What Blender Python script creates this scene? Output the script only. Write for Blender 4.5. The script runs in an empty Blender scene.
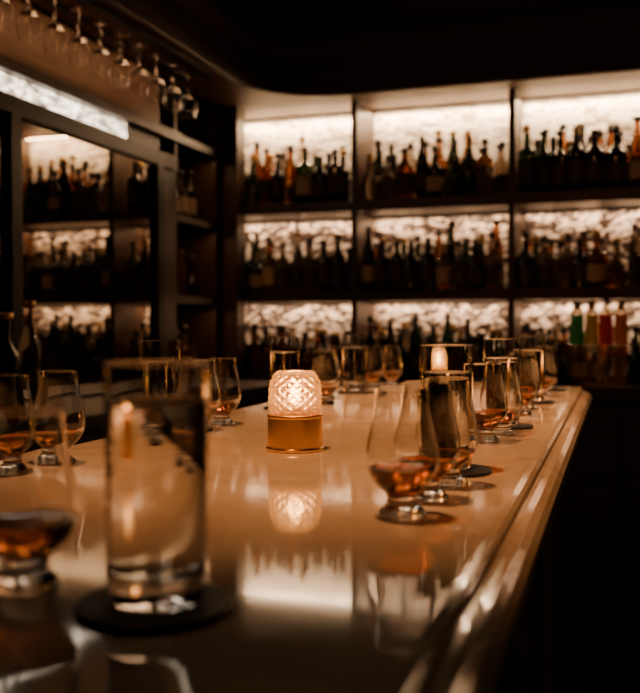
import bpy, math, random
from mathutils import Vector
random.seed(7)
C = bpy.context.scene.collection
CT = 1.07            # counter top height

# ------------------------------------------------------------------ materials
def mat(name, col=(0.5,0.5,0.5), rough=0.5, metal=0.0, trans=0.0, ior=1.45, emis=None, es=0.0, spec=0.5, coat=0.0):
    m = bpy.data.materials.new(name); m.use_nodes = True
    b = m.node_tree.nodes["Principled BSDF"]
    b.inputs["Base Color"].default_value = (*col,1)
    b.inputs["Roughness"].default_value = rough
    b.inputs["Metallic"].default_value = metal
    b.inputs["Transmission Weight"].default_value = trans
    b.inputs["IOR"].default_value = ior
    b.inputs["Specular IOR Level"].default_value = spec
    b.inputs["Coat Weight"].default_value = coat
    if emis:
        b.inputs["Emission Color"].default_value = (*emis,1)
        b.inputs["Emission Strength"].default_value = es
    return m

def nodes(m): return m.node_tree.nodes, m.node_tree.links, m.node_tree.nodes["Principled BSDF"]

def wood(name, c1, c2, rough=0.45, scale=(1,1,12)):
    m = mat(name, c1, rough)
    n,l,b = nodes(m)
    tc = n.new("ShaderNodeTexCoord"); mp = n.new("ShaderNodeMapping"); mp.inputs["Scale"].default_value = scale
    ns = n.new("ShaderNodeTexNoise"); ns.inputs["Scale"].default_value = 6; ns.inputs["Detail"].default_value = 6
    cr = n.new("ShaderNodeValToRGB")
    cr.color_ramp.elements[0].position=.3; cr.color_ramp.elements[0].color=(*c1,1)
    cr.color_ramp.elements[1].position=.7; cr.color_ramp.elements[1].color=(*c2,1)
    l.new(tc.outputs["Object"], mp.inputs[0]); l.new(mp.outputs[0], ns.inputs["Vector"])
    l.new(ns.outputs["Fac"], cr.inputs[0]); l.new(cr.outputs[0], b.inputs["Base Color"])
    return m

def marble_counter():
    m = mat("polished_cream_marble", (.8,.7,.58), .1)
    n,l,b = nodes(m)
    tc = n.new("ShaderNodeTexCoord")
    ns = n.new("ShaderNodeTexNoise"); ns.inputs["Scale"].default_value=2.2; ns.inputs["Detail"].default_value=8; ns.inputs["Distortion"].default_value=1.2
    cr = n.new("ShaderNodeValToRGB")
    e=cr.color_ramp.elements
    e[0].position=.44; e[0].color=(.84,.70,.52,1)
    e[1].position=.56; e[1].color=(.84,.70,.52,1)
    k=cr.color_ramp.elements.new(.5); k.color=(.72,.57,.41,1)
    n2 = n.new("ShaderNodeTexNoise"); n2.inputs["Scale"].default_value=9; n2.inputs["Detail"].default_value=5
    mr = n.new("ShaderNodeMapRange"); mr.inputs[3].default_value=.035; mr.inputs[4].default_value=.07
    l.new(tc.outputs["Object"], ns.inputs["Vector"]); l.new(tc.outputs["Object"], n2.inputs["Vector"])
    l.new(ns.outputs["Fac"], cr.inputs[0]); l.new(cr.outputs[0], b.inputs["Base Color"])
    l.new(n2.outputs["Fac"], mr.inputs[0]); l.new(mr.outputs[0], b.inputs["Roughness"])
    return m

def marble_panel(name, emis=0.0, lo=.17, hi=.33, dark=(.10,.075,.06), sc=(1,1,2.6), light=(.88,.82,.74)):
    m = mat(name, (.8,.75,.68), .35)
    n,l,b = nodes(m)
    tc = n.new("ShaderNodeTexCoord"); mp=n.new("ShaderNodeMapping"); mp.inputs["Scale"].default_value=sc
    ns = n.new("ShaderNodeTexNoise"); ns.inputs["Scale"].default_value=6.5; ns.inputs["Detail"].default_value=6; ns.inputs["Distortion"].default_value=1.6
    wv = n.new("ShaderNodeTexNoise"); wv.inputs["Scale"].default_value=14; wv.inputs["Detail"].default_value=3; wv.inputs["Distortion"].default_value=2.0
    ad = n.new("ShaderNodeMath"); ad.operation='MULTIPLY'
    cr = n.new("ShaderNodeValToRGB"); e=cr.color_ramp.elements
    e[0].position=lo; e[0].color=(*dark,1)
    e[1].position=hi; e[1].color=(*light,1)
    k=e.new((lo+hi)/2); k.color=(light[0]*.5,light[1]*.45,light[2]*.42,1)
    l.new(tc.outputs["Object"], mp.inputs[0]); l.new(mp.outputs[0], ns.inputs["Vector"]); l.new(mp.outputs[0], wv.inputs["Vector"])
    l.new(ns.outputs["Fac"], ad.inputs[0]); l.new(wv.outputs["Fac"], ad.inputs[1]); l.new(ad.outputs[0], cr.inputs[0])
    l.new(cr.outputs[0], b.inputs["Base Color"])
    if emis>0:
        l.new(cr.outputs[0], b.inputs["Emission Color"]); b.inputs["Emission Strength"].default_value=emis
    bp=n.new("ShaderNodeBump"); bp.inputs["Strength"].default_value=.6; bp.inputs["Distance"].default_value=.012
    l.new(ad.outputs[0], bp.inputs["Height"]); l.new(bp.outputs[0], b.inputs["Normal"])
    return m

M = {}
M['marble']=marble_counter()
M['panel']=marble_panel("rough_marble_backsplash", lo=.13, hi=.27, dark=(.22,.17,.13))
M['panel2']=marble_panel("veined_marble_backsplash", lo=.22, hi=.31, dark=(.03,.02,.015), sc=(1.2,1,2.4))
M['onyx']=marble_panel("backlit_onyx", 6.0, light=(1,.84,.64))
M['wood']=wood("dark_walnut",(.035,.018,.010),(.075,.038,.020),.4,(1,1,10))
M['woodh']=wood("walnut_fascia",(.15,.08,.042),(.22,.12,.065),.45,(1,1,10))
M['soffit']=wood("stained_walnut_soffit",(.055,.031,.019),(.085,.048,.029),.45,(1,1,10))
M['wall']=wood("dark_plaster",(.012,.009,.007),(.018,.013,.010),.7,(1,1,1))
M['ceil']=wood("black_ceiling_boards",(.006,.005,.004),(.010,.008,.007),.7,(8,1,1))
M['floor']=wood("dark_floor_tile",(.012,.008,.006),(.03,.018,.012),.45,(3,3,1))
M['mirror']=mat("smoked_mirror",(.50,.45,.38),.02,1.0)
M['mframe']=mat("blackened_metal",(.02,.016,.013),.4,.6)
M['glass']=mat("clear_glass",(1,1,1),0.0,0,1.0,1.47)
M['water']=mat("water",(.98,.96,.92),0.0,0,1.0,1.333)
M['whisky']=mat("whisky",(.72,.23,.05),0.0,0,1.0,1.36)
M['coaster']=mat("black_leather_coaster",(.012,.011,.010),.6)
M['brass']=mat("brushed_brass",(.98,.58,.19),.28,1.0)
M['flame']=mat("flame",(1,.7,.4),.5,emis=(1,.42,.11),es=14)
M['wax']=mat("candle_wax",(.9,.8,.6),.5)
M['b_dark']=mat("bottle_dark",(.014,.010,.008),.10)
M['b_green']=mat("bottle_green",(.04,.10,.03),.08,0,.7,1.45)
M['b_amber']=mat("bottle_amber",(.55,.19,.04),.05,0,.9,1.4)
M['b_clear']=mat("bottle_clear",(.8,.66,.50),.03,0,.95,1.4)
M['lab_cream']=mat("label_cream",(.45,.35,.24),.7)
M['lab_dark']=mat("label_dark",(.05,.03,.022),.6)
M['lab_red']=mat("label_red",(.85,.03,.015),.6)
M['lab_orange']=mat("label_orange",(.95,.32,.03),.6)
M['lab_green']=mat("label_green",(.06,.50,.15),.6)
M['lab_yellow']=mat("label_yellow",(.95,.72,.15),.6)
M['cap']=mat("bottle_cap",(.02,.015,.012),.35)
M['capgold']=mat("bottle_cap_gold",(.5,.3,.1),.3,1.0)

def crystal():
    m=bpy.data.materials.new("cut_crystal"); m.use_nodes=True
    n=m.node_tree.nodes; l=m.node_tree.links; n.clear()
    out=n.new("ShaderNodeOutputMaterial")
    tr=n.new("ShaderNodeBsdfTranslucent"); tr.inputs[0].default_value=(1,.78,.48,1)
    tp=n.new("ShaderNodeBsdfTransparent"); tp.inputs[0].default_value=(1,.90,.72,1)
    gl=n.new("ShaderNodeBsdfGlass"); gl.inputs["Roughness"].default_value=.05; gl.inputs["IOR"].default_value=1.5; gl.inputs[0].default_value=(1,.90,.72,1)
    m1=n.new("ShaderNodeMixShader"); m1.inputs[0].default_value=.66
    m2=n.new("ShaderNodeMixShader"); m2.inputs[0].default_value=.26
    l.new(tr.outputs[0],m1.inputs[1]); l.new(gl.outputs[0],m1.inputs[2])
    l.new(m1.outputs[0],m2.inputs[1]); l.new(tp.outputs[0],m2.inputs[2])
    l.new(m2.outputs[0],out.inputs[0])
    return m
M['crystal']=crystal()

# ------------------------------------------------------------------ mesh builder
def support(p,d,ang=22):
    """add tight loops beside sharp profile corners so smooth shading stays local"""
    out=[]
    for i,(r,z) in enumerate(p):
        if 0<i<len(p)-1:
            a=Vector((r-p[i-1][0],z-p[i-1][1])); c=Vector((p[i+1][0]-r,p[i+1][1]-z))
            sharp = a.length>1e-9 and c.length>1e-9 and a.angle(c)>math.radians(ang)
            if sharp and a.length>2.5*d:
                q=Vector((r,z))-a.normalized()*d; out.append((q.x,q.y))
            out.append((r,z))
            if sharp and c.length>2.5*d:
                q=Vector((r,z))+c.normalized()*d; out.append((q.x,q.y))
        else: out.append((r,z))
    return out
class B:
    def __init__(s): s.v=[]; s.f=[]; s.m=[]; s.sm=[]; s.mats=[]
    def mi(s,k):
        if k not in s.mats: s.mats.append(k)
        return s.mats.index(k)
    def face(s,idx,k,smooth=False): s.f.append(idx); s.m.append(s.mi(k)); s.sm.append(smooth)
    def box(s,x0,x1,y0,y1,z0,z1,k):
        o=len(s.v)
        s.v+=[(x0,y0,z0),(x1,y0,z0),(x1,y1,z0),(x0,y1,z0),(x0,y0,z1),(x1,y0,z1),(x1,y1,z1),(x0,y1,z1)]
        for q in ((0,3,2,1),(4,5,6,7),(0,1,5,4),(1,2,6,5),(2,3,7,6),(3,0,4,7)):
            s.face([o+i for i in q],k)
    def lathe(s,prof,k,segs=32,c=(0,0,0),sq=0.0,sqmax=None,smooth=True,rot=0.0,flat=1.0,sup=0.0,ang=22):
        if sup: prof=support(prof,sup,ang)
        rings=[]
        for (r,z) in prof:
            if r<=1e-6:
                rings.append([len(s.v)]); s.v.append((c[0],c[1],c[2]+z))
            else:
                ring=[]
                for i in range(segs):
                    a=2*math.pi*i/segs
                    q=r
                    if sq>0 and (sqmax is None or r>sqmax):
                        ca,sa=abs(math.cos(a)),abs(math.sin(a))
                        q=r*((1-sq)+sq/max((ca**6+sa**6)**(1/6),1e-6)*1.0)
                    x=q*math.cos(a); y=q*math.sin(a)*flat
                    ring.append(len(s.v))
                    s.v.append((c[0]+x*math.cos(rot)-y*math.sin(rot), c[1]+x*math.sin(rot)+y*math.cos(rot), c[2]+z))
                rings.append(ring)
        for a,b in zip(rings,rings[1:]):
            if len(a)==1 and len(b)==1: continue
            for i in range(segs):
                j=(i+1)%segs
                if len(a)==1: s.face([a[0],b[j],b[i]],k,smooth)
                elif len(b)==1: s.face([a[i],a[j],b[0]],k,smooth)
                else: s.face([a[i],a[j],b[j],b[i]],k,smooth)
    def extrude_y(s,prof,y0,y1,k,smooth=False):
        n=len(prof); o=len(s.v)
        for y in (y0,y1):
            for (x,z) in prof: s.v.append((x,y,z))
        for i in range(n):
            j=(i+1)%n
            s.face([o+i,o+j,o+n+j,o+n+i],k,smooth)
        s.face([o+i for i in range(n)],k); s.face([o+n+i for i in reversed(range(n))],k)
    def mesh(s,name):
        me=bpy.data.meshes.new(name); me.from_pydata(s.v,[],s.f)
        for k in s.mats: me.materials.append(M[k])
        for p,mi,sm in zip(me.polygons,s.m,s.sm): p.material_index=mi; p.use_smooth=sm
        import bmesh
        bm=bmesh.new(); bm.from_mesh(me); bmesh.ops.recalc_face_normals(bm,faces=bm.faces); bm.to_mesh(me); bm.free()
        return me
    def obj(s,name,parent=None,loc=(0,0,0)):
        return place(s.mesh(name),name,loc,parent)
def place(me,name,loc=(0,0,0),parent=None,rz=0):
    o=bpy.data.objects.new(name,me); C.objects.link(o); o.location=loc; o.rotation_euler[2]=rz
    if parent: o.parent=parent
    return o
def empty(name,loc=(0,0,0)):
    o=bpy.data.objects.new(name,None); C.objects.link(o); o.location=loc; return o
def smoothprof(p,n=3):
    out=[]
    for i in range(len(p)-1):
        p0=p[max(i-1,0)];p1=p[i];p2=p[i+1];p3=p[min(i+2,len(p)-1)]
        for k in range(n):
            t=k/n
            out.append(tuple(max(0,.5*((2*p1[d])+(-p0[d]+p2[d])*t+(2*p0[d]-5*p1[d]+4*p2[d]-p3[d])*t*t+(-p0[d]+3*p1[d]-3*p2[d]+p3[d])*t**3)) for d in (0,1)))
    out.append(p[-1]); return out

# ------------------------------------------------------------------ room shell
ZC=2.78
b=B(); b.box(-2.2,2.2,-1.6,4.5,-.05,0,'floor'); b.obj("floor")
b=B(); b.box(-2.2,2.2,-1.6,4.5,ZC,ZC+.05,'ceil')
for i in range(9):
    b.box(-1.3+.4*i,-1.24+.4*i,-1.5,3.7,ZC-.03,ZC,'ceil')
b.obj("ceiling")
b=B(); b.box(-2.2,2.2,4.34,4.5,0,ZC,'wall'); b.obj("wall_back")
b=B(); b.box(2.2,2.3,-1.6,4.5,0,ZC,'wall'); b.obj("wall_right")
b=B(); b.box(-2.3,2.3,-1.7,-1.6,0,ZC,'wall'); b.obj("wall_front")
b=B(); b.box(-2.3,-2.2,-1.6,4.5,0,ZC,'wall'); b.obj("wall_left")

# ------------------------------------------------------------------ bar counter
b=B()
P=[(-.100,0),(-.094,-.0015),(-.090,-.005),(-.088,-.009),(-.084,-.011),(-.077,-.013),(-.070,-.018),(-.065,-.025),(-.063,-.033),(-.066,-.041),(-.073,-.047),(-.085,-.05)]
prof=[(x,z+CT) for x,z in P]+[(x,z+CT) for x,z in reversed([(-.735-(x+.1),z) for x,z in P])]
b.extrude_y(prof,-1.0,2.60,'marble')
top=b.obj("bar_counter")
b=B()
b.box(-.70,-.16,-.95,2.52,.0,CT-.052,'wood')
for i in range(6):
    y=-.9+.57*i
    b.box(-.16,-.148,y,y+.05,.12,CT-.06,'wood')
b.box(-.16,-.145,-.95,2.52,.0,.12,'wood')
b.box(-.16,-.145,-.95,2.52,CT-.12,CT-.052,'wood')
b.obj("base_cabinet",parent=top)
b=B()
for i in range(4):
    y=-.7+.95*i
    b.box(-.16,-.04,y,y+.02,.19,.21,'brass')
b.extrude_y([(-.04+.02*math.cos(a*math.pi/6),.2+.02*math.sin(a*math.pi/6)) for a in range(12)],-.9,2.5,'brass',True)
b.obj("foot_rail",parent=top)

# ------------------------------------------------------------------ back shelving
XD=[-1.86,-1.153,-.44,.27,.98,1.69]
YF,YB=4.0,4.30
zs=[.99,1.403,1.818]; ZT=2.285; th=.048
sh=empty("back_bar_shelving",(0,0,0))
b=B()
b.box(-1.38,2.15,YF-.12,YB+.03,0,.94,'wood')
b.box(-1.38,2.15,YF-.15,YB+.03,.94,.99,'wood')
for x in XD[1:]: b.box(x-.25,x-.24,YF-.135,YF-.12,.08,.9,'mframe')
b.box(-1.86,-1.38,YF-.1,YB+.03,0,.99,'wood')
b.obj("base_cabinet",parent=sh)
b=B()
for z in zs[1:]: b.box(-1.86,2.15,YF,YB,z-th,z,'wood')
b.box(-1.86,2.15,YF,YB+.03,ZT,ZT+.05,'woodh')
b.obj("shelf_boards",parent=sh)
b=B()
b.box(-1.86,-1.70,YF-.09,YF,.99,ZT,'wood')
b.box(-1.88,-1.86,YF-.09,YB,.99,ZT,'wood')
for x in XD[1:]:
    b.box(x-.014,x+.014,YF-.006,YB,.99,ZT,'wood')
b.obj("dividers",parent=sh)
b=B(); b.box(-1.86,2.15,YB,YB+.03,1.80,ZT,'panel'); b.box(-1.86,2.15,YB,YB+.03,.99,1.80,'panel2'); b.obj("marble_backsplash",parent=sh)

def area(name,loc,sx,sy,power,col,rot,parent=None):
    L=bpy.data.lights.new(name,'AREA'); L.shape='RECTANGLE'; L.size=sx; L.size_y=sy; L.energy=power; L.color=col
    o=bpy.data.objects.new(name,L); C.objects.link(o); o.location=loc; o.rotation_euler=rot
    if parent: o.parent=parent
    return o
def point(name,loc,power,col,r=.02,parent=None):
    L=bpy.data.lights.new(name,'POINT'); L.energy=power; L.color=col; L.shadow_soft_size=r
    o=bpy.data.objects.new(name,L); C.objects.link(o); o.location=loc
    if parent: o.parent=parent
    return o
b=B()
tops=[zs[1]-th,zs[2]-th,ZT]
pw=[2.3,2.3,8.5]
for i in range(5):
    x0,x1=XD[i]+.02,XD[i+1]-.02
    for r in range(3):
        b.box(x0,x1,YB-.055,YB-.025,tops[r]-.008,tops[r],'mframe')
        w=x1-x0
        area("led_strip",((x0+x1)/2,YB-.04,tops[r]-.011),w,.018,pw[r]*w/.7,(1,.58,.33) if r<2 else (1,.65,.37),(math.radians(8),0,0),sh)
b.obj("led_channels",parent=sh)

# ------------------------------------------------------------------ bottles
BT=[
 [(0,0),(.036,0),(.037,.004),(.037,.16),(.034,.178),(.022,.195),(.0145,.215),(.0135,.265)],
 [(0,0),(.043,0),(.045,.005),(.045,.13),(.040,.150),(.022,.170),(.014,.185),(.013,.225)],
 [(0,0),(.031,0),(.032,.004),(.033,.19),(.028,.22),(.016,.255),(.0125,.28),(.012,.315)],
 [(0,0),(.036,0),(.037,.004),(.037,.16),(.034,.175),(.018,.19),(.013,.2),(.013,.25)],
 [(0,0),(.025,0),(.042,.02),(.050,.05),(.048,.08),(.036,.11),(.02,.135),(.014,.16),(.0135,.21)],
 [(0,0),(.043,0),(.045,.01),(.038,.09),(.028,.16),(.018,.2),(.0135,.23),(.013,.27)],
 [(0,0),(.034,0),(.030,.05),(.029,.1),(.035,.16),(.034,.18),(.018,.205),(.013,.225),(.013,.28)],
 [(0,0),(.026,0),(.027,.004),(.027,.30),(.025,.315),(.016,.322),(.015,.33),(.015,.34)],
]
bag=[0,0,1,1,1,2,3,3,3,4,4,5,5,6]
glassk=['b_dark']*6+['b_green']*3+['b_amber']*4+['b_clear']*5
def bottle(b,x,y,z,scale=1.0,t=None,gk=None,lk=None,lab=None):
    t=random.choice(bag) if t is None else t
    gk=gk or random.choice(glassk)
    P=[(r*scale,h*scale) for r,h in BT[t]]
    sq=.9 if t in (3,) else 0
    rot=random.uniform(-.3,.3)
    fl=random.choice([1,1,.8]) if t in(1,3,5) else 1
    pr=smoothprof(P,2) if t in (4,5,6) else P
    b.lathe(pr+[(0,pr[-1][1])],gk,14,(x,y,z),sq,.02*scale if sq else None,True,rot,fl,sup=.003)
    h=P[-1][1]; r=P[-1][0]
    ck=random.choice(['cap','cap','cap','capgold'])
    kind=random.random()
    if kind<.6: b.lathe([(0,h-.02),(r+.002,h-.02),(r+.002,h+.012),(0,h+.012)],ck,12,(x,y,z),smooth=False)
    elif kind<.8: b.lathe([(r*.8,h-.002),(r+.006,h+.002),(r+.007,h+.018),(0,h+.02)],ck,12,(x,y,z))
    else: b.lathe([(r*.8,h-.004),(r*.6,h+.004),(.017,h+.016),(.018,h+.026),(.010,h+.038),(0,h+.041)],ck,12,(x,y,z))
    if t in (0,1,2,3,7):
        lk=lk or random.choice(['lab_dark','lab_dark','lab_dark','lab_cream'])
        R=P[2][0]+.0006; z0=P[3][1]*.25; z1=P[3][1]*.8
        if lab: z0,z1=lab
        b.lathe([(R,z0),(R,z1)],lk,14,(x,y,z),sq,.02*scale if sq else None,True,rot,fl)
colours=['lab_green','lab_yellow','lab_red','lab_orange','lab_green','lab_red','lab_yellow']
for r,z in enumerate(zs):
    for i in range(5):
        b=B(); ci=0
        x0,x1=XD[i]+.052,XD[i+1]-.052
        for rank,y in enumerate((4.195,4.12,4.048)):
            x=x0+(.035 if rank==1 else 0)+random.uniform(0,.012)
            while x<x1:
                t=random.choice(bag)
                s=random.uniform(.80,1.04) if r==2 else random.uniform(.78,.95)
                if r==2 and i==2: s*=1.10
                if rank==0: s*=1.06
                if r==0 and i==2 and -.20<x<.06 and rank==2:
                    bottle(b,x,4.045,z+.0005,1.0,7,'b_clear',colours[ci%7],(.17,.298)); ci+=1
                    x+=.06
                    continue
                if x+BT[t][2][0]*s > XD[i+1]-.02: break
                bottle(b,x,y+random.uniform(-.003,.003),z+.0005,s,t)
                x+=BT[t][3][0]*s+random.uniform(.032,.039)
        b.obj("liquor_bottles")

# ------------------------------------------------------------------ left wall: mirror, light strip, niche
XL=-1.78
MT=1.895
lw=empty("mirrored_side_bar",(0,0,0))
b=B()
b.box(-2.2,XL-.02,1.0,3.30,.0,2.27,'wall')
b.box(-2.2,XL-.02,-1.0,1.0,.0,2.27,'wall')
b.obj("mirror_backing",parent=lw)
b=B(); b.box(XL-.02,XL-.01,.9,3.29,1.0,MT,'mirror'); b.obj("mirror_glass",parent=lw)
b=B()
for y in (.9,1.62,2.34,3.27): b.box(XL-.02,XL+.012,y,y+.05,.99,MT,'mframe')
b.box(XL-.02,XL+.012,.85,3.44,MT,1.95,'mframe')
b.box(XL-.02,XL+.015,.85,3.44,.95,1.0,'mframe')
b.obj("mirror_frame",parent=lw)
b=B(); b.box(XL-.02,XL-.004,.9,3.05,1.952,2.012,'onyx'); b.obj("light_strip",parent=lw)
b=B()
b.box(XL-.02,XL+.03,-.9,3.44,2.014,2.05,'wood')
b.box(XL-.02,XL+.0,3.05,3.44,1.95,2.014,'wood')
b.box(XL-.02,XL,-.9,3.44,2.05,2.255,'woodh')
b.obj("upper_rail",parent=lw)
b=B()
b.box(XL-.02,-1.42,-.9,3.84,0,.95,'wood')
b.box(XL-.02,-1.40,-.9,3.84,.95,.989,'wood')
b.obj("base_cabinet",parent=lw)
b=B()
b.box(-2.2,XL,3.30,3.45,.99,2.255,'wood')
b.box(-2.2,XL,3.84,3.88,.99,2.255,'wood')
b.box(-2.2,-2.12,3.45,3.84,.99,2.255,'wood')
for z in (1.0,1.37,1.72,2.06): b.box(-2.12,XL-.005,3.45,3.84,z-.03,z,'wood')
b.obj("side_niche",parent=lw)
b=B()
for z in (1.0,1.37,1.72):
    for k in range(4):
        bottle(b,-1.86-random.uniform(0,.03),3.51+.088*k,z+.0005,random.uniform(.75,.85),gk=random.choice(['b_amber','b_clear','b_dark']),lk='lab_cream')
b.obj("liquor_bottles")
for z in (1.32,1.67,2.01):
    area("niche_led",(-1.80,3.65,z),.3,.012,.2,(1,.50,.22),(0,0,math.radians(90)),lw)

# ------------------------------------------------------------------ soffit
path=[(-1.55,-1.55)]+[(-1.15+.4*math.cos(math.pi-a),3.48+.4*math.sin(math.pi-a)) for a in [math.pi/2*i/14 for i in range(15)]]+[(2.19,3.88)]
sp=[(0,2.27),(.012,2.272),(.016,2.28),(.016,2.32),(.006,2.328),(.004,2.44),(.012,2.447),(.05,2.47),(.055,2.50),(.05,2.53),(0,2.54),(0,ZC)]
b=B(); rows=[]
for idx,(x,y) in enumerate(path):
    p0=Vector(path[max(idx-1,0)]); p1=Vector(path[min(idx+1,len(path)-1)])
    d=(p1-p0).normalized(); nrm=Vector((d.y,-d.x))
    rows.append([])
    for off,z in sp:
        rows[-1].append(len(b.v)); b.v.append((x+nrm.x*off,y+nrm.y*off,z))
for A,Bq in zip(rows,rows[1:]):
    for i in range(len(sp)-1): b.face([A[i],Bq[i],Bq[i+1],A[i+1]],'soffit',False)
o=len(b.v)
for (x,y) in path: b.v.append((x,y,2.27))
n=len(path); h=n//2
for i,(x,y) in enumerate(path):
    if i==0: w=(-1.79,-1.55)
    elif i==n-1: w=(2.19,4.0)
    elif i<=h: w=(-1.79,y+ (i/h)*(4.0-y))
    else: w=(-1.79+(i-h)/(n-1-h)*(x+1.79),4.0)
    b.v.append((w[0],w[1],2.27))
for i in range(n-1): b.face([o+i,o+i+1,o+n+i+1,o+n+i],'woodh')
so=b.obj("ceiling_soffit")

# hanging glasses
wg=[(0,0),(.030,0),(.032,.0015),(.03,.003),(.006,.006),(.0035,.015),(.0035,.075),(.008,.083),(.026,.095),(.036,.115),(.037,.135),(.032,.165),(.029,.18),(.028,.18),(.031,.164),(.0358,.135),(.035,.116),(.025,.097),(0,.085)]
b=B()
y=1.5
while y<3.35:
    b.lathe([(r,-z) for r,z in wg],'glass',20,(-1.66,y,2.262),sup=.0004)
    y+=.13
b.obj("hanging_wine_glasses")
b=B()
for x in (-1.71,-1.61): b.box(x-.012,x+.012,1.4,3.4,2.256,2.2695,'mframe')
b.box(-1.72,-1.60,1.39,1.40,2.25,2.2695,'mframe')
b.box(-1.585,-1.567,1.4,3.35,2.245,2.2695,'mframe')
rack=b.obj("stemware_rack")
area("rack_fill",(-1.588,2.38,2.255),.012,1.9,1.3,(1,.50,.22),(0,math.radians(62),0),rack)  # added fill light, makes the hanging glasses and rail stand out

# ------------------------------------------------------------------ tableware
def glencairn(level):
    b=B()
    foot=[(0,0),(.0195,0),(.0212,.0012),(.0212,.004),(.0195,.007)]
    out=foot+smoothprof([(.0195,.007),(.0150,.011),(.0132,.016),(.0150,.021),(.0205,.026),(.0275,.034),(.0320,.045),(.0330,.055),(.0315,.066),(.0280,.081),(.0250,.096),(.0239,.108),(.0238,.1146)],4)[1:]
    inn=smoothprof([(.0229,.1146),(.0230,.108),(.0241,.096),(.0270,.081),(.0304,.066),(.0318,.055),(.0308,.045),(.0260,.0355),(.0175,.029),(.008,.0262),(0,.0258)],4)
    b.lathe(out+[(.0236,.1151),(.0231,.1151)]+inn,'glass',64,sup=.0004)
    if level:
        pts=[(r,z) for r,z in reversed(inn) if z<level-.0005]
        a=[p for p in reversed(inn) if p[1]>=level-.0005][0]; l0=pts[-1]
        t=(level-l0[1])/(a[1]-l0[1]); pts.append((l0[0]+(a[0]-l0[0])*t,level))
        pts=[(r+.00022 if r>0 else 0,z-.00015 if z<level else z) for r,z in pts]
        pts.append((pts[-1][0]-.0012,level-.0003)); pts.append((0,level-.0003))
        b.lathe(pts,'whisky',64,sup=.0004)
    return b.mesh("whisky_tasting_glass")
G=[glencairn(.044),glencairn(.038),glencairn(.034)]
def tumbler(level):
    b=B()
    out=[(0,0.0006),(.020,0.0004),(.0262,0),(.0282,.0015),(.0292,.005),(.0298,.012),(.0303,.04),(.0308,.09),(.0312,.1430),(.0310,.1437)]
    inn=[(.0306,.1440),(.0302,.1437),(.0301,.1430),(.0297,.09),(.0292,.04),(.0286,.024),(.0278,.0195),(.0262,.017),(.018,.0155),(0,.015)]
    b.lathe(out+inn,'glass',72,sup=.0003,ang=1.5)
    t=(level-.04)/.05; r=.0292+(.0005 if t>=1 else .0005*t)+.0004*max(0,(level-.09)/.053)+.0002
    b.lathe([(0,.0148),(.018,.0153),(.0263,.0168),(.0280,.0194),(.0288,.024),(.0294,.04),(.0299,.09),(r-.0001,level-.002),(r,level),(r-.0015,level-.0006),(0,level-.0006)],'water',72,sup=.0003,ang=1.5)
    return b.mesh("water_glass")
W=[tumbler(.121),tumbler(.112)]
b=B(); b.lathe([(0,0),(.046,0),(.047,.0008),(.047,.003),(.046,.0038),(0,.0038)],'coaster',56,smooth=False); CM=b.mesh("coaster")
eps=.0003
def gl(x,y,k): place(G[k],"whisky_tasting_glass",(x,y,CT+eps),rz=random.random()*6)
def wt(x,y,k=0,dx=0.006,dy=-.003):
    place(CM,"coaster",(x+dx,y+dy,CT+eps)); place(W[k],"water_glass",(x,y,CT+.0038+2*eps))
for x,y,k in [(-.181,.783,0),(-.176,.866,1),(-.170,.948,1),(-.182,1.317,0),(-.170,1.409,1),(-.174,1.753,1),(-.179,1.875,0),(-.17,2.24,1),(-.185,2.34,2)]: gl(x,y,k)
for x,y in [(-.189,1.045),(-.184,1.535),(-.182,2.05),(-.18,2.47)]: wt(x,y,1)
for x,y,k in [(-.362,.491,0),(-.656,.857,0),(-.650,.945,1),(-.636,1.312,1),(-.640,1.405,1),(-.600,1.85,1),(-.641,1.99,2),(-.63,2.37,1),(-.60,2.46,1)]: gl(x,y,k)
wt(-.264,.485,0,.0,-.003)
for x,y in [(-.656,1.215),(-.653,1.742),(-.637,2.21)]: wt(x,y,1)

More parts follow.
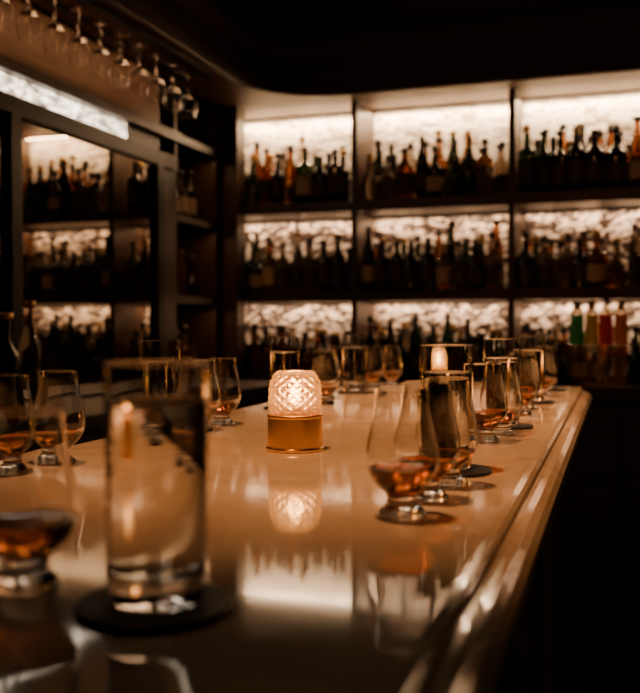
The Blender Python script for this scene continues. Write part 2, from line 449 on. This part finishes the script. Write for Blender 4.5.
# ------------------------------------------------------------------ candle lamps
def lamp_meshes():
    b=B()
    b.lathe([(0,0),(.0385,0),(.0398,.001),(.0400,.003),(.0392,.0048),(.0385,.0055),(.0378,.045),(.0384,.0460),(.0384,.0485),(.0372,.0495),(.0350,.0495),(.0350,.046),(0,.046)],'brass',72,sup=.0004)
    base=b.mesh("brass_base")
    b=B()
    pr=[]
    nrow=9
    for j in range(nrow+1):
        t=j/nrow; z=.050+.0505*t
        r=.0352+.0012*math.sin(min(t*2.2,1)*math.pi/2)-.0030*t*t
        if t>.8: r-= (t-.8)**2*.09
        pr.append((r,z))
    N=14; rows=[]
    for j,(r,z) in enumerate(pr):
        row=[]
        for i in range(2*N):
            a=2*math.pi*i/(2*N)
            rr=r+(.0022 if (i+j)%2==0 else -.0018)
            row.append(len(b.v)); b.v.append((rr*math.cos(a),rr*math.sin(a),z))
        rows.append(row)
    n2=2*N
    for j in range(nrow):
        for i in range(n2):
            k=(i+1)%n2
            a,bq,c,d=rows[j][i],rows[j][k],rows[j+1][k],rows[j+1][i]
            if (i+j)%2==0: b.face([a,bq,d],'crystal'); b.face([bq,c,d],'crystal')
            else: b.face([a,bq,c],'crystal'); b.face([a,c,d],'crystal')
    last=rows[-1]; r0,z0=pr[-1]
    for rr,dz in ((r0*.93,.0045),(r0*.80,.0078),(r0*.4,.0086)):
        row=[]
        for i in range(n2):
            a=2*math.pi*i/n2; q=rr+(.0006 if i%2 else -.0004)
            row.append(len(b.v)); b.v.append((q*math.cos(a),q*math.sin(a),z0+dz))
        for i in range(n2):
            k=(i+1)%n2; b.face([last[i],last[k],row[k],row[i]],'crystal')
        last=row
    ci=len(b.v); b.v.append((0,0,z0+.0086))
    for i in range(n2): b.face([last[i],last[(i+1)%n2],ci],'crystal')
    shade=b.mesh("crystal_shade")
    b=B()
    b.lathe([(0,.0465),(.019,.0465),(.019,.060),(.017,.061),(0,.0605)],'wax',32)
    b.lathe([(0,.062),(.004,.064),(.0065,.070),(.0062,.076),(.0035,.085),(.0008,.093),(0,.094)],'flame',20)
    return base,shade,b.mesh("candle")
LB,LS,LC=lamp_meshes()
def candle(x,y,power):
    e=empty("candle_lamp",(x,y,CT+eps))
    place(LB,"brass_base",parent=e); place(LS,"crystal_shade",parent=e); place(LC,"candle",parent=e)
    point("candle_light",(0,0,.080),power,(1,.44,.13),.012,e)
candle(-.419,1.161,.30)
candle(-.485,2.49,.8)

b=B(); bottle(b,-1.46,1.90,.9895,1.0,0,'b_dark','lab_dark'); bottle(b,-1.5,2.05,.9895,.95,2,'b_clear','lab_dark'); b.obj("liquor_bottles")

# ------------------------------------------------------------------ downlights over the bar and added fill spots
def spot(name,loc,target,power,col,ang,blend,r):
    L=bpy.data.lights.new(name,'SPOT'); L.energy=power; L.color=col; L.spot_size=math.radians(ang); L.spot_blend=blend; L.shadow_soft_size=r
    o=bpy.data.objects.new(name,L); C.objects.link(o); o.location=loc
    o.rotation_euler=(Vector(target)-Vector(loc)).to_track_quat('-Z','Y').to_euler()
    return o
for (x,y,p,tx,ty,tz,ang) in [(-.50,.80,112,-.31,1.20,CT,47),(-.50,1.9,140,-.30,1.9,CT,44),(-.50,2.7,85,-.35,2.45,CT,42),
                      (-.45,-.2,12,-.42,1.16,CT,18),  # added fill from behind the camera, brightens the brass lamp
                      (-1.0,2.0,11,-1.1,4.0,1.2,52),(-.05,2.0,18,.0,4.0,1.2,46)]:  # added fills, wash the bottles and labels on the back shelves
    b=B(); b.lathe([(.035,-.012),(.05,-.012),(.052,0),(.035,0)],'mframe',32); f=b.obj("bar_and_fill_fixture",loc=(x,y,ZC-.03))  # trim ring; made up where the spot is only a fill
    spot("bar_and_fill_spot",(x,y,ZC-.05),(tx,ty,tz),p,(1,.41,.14),ang,1.0,.035)

# world
w=bpy.data.worlds.new("World"); bpy.context.scene.world=w; w.use_nodes=True
w.node_tree.nodes["Background"].inputs[0].default_value=(1,.6,.4,1)
w.node_tree.nodes["Background"].inputs[1].default_value=.0

# camera
cd=bpy.data.cameras.new("Camera"); cam=bpy.data.objects.new("Camera",cd); C.objects.link(cam)
cam.location=(0,0,CT+.17)
cd.sensor_fit='VERTICAL'; cd.sensor_height=36; cd.lens=900/693*36
cam.rotation_euler=(math.radians(90)-math.atan(20.5/900),0,math.atan(297/900))
cd.clip_start=.01
cd.dof.use_dof=True; cd.dof.focus_distance=1.23; cd.dof.aperture_fstop=4.8; cd.dof.aperture_blades=0
bpy.context.scene.camera=cam
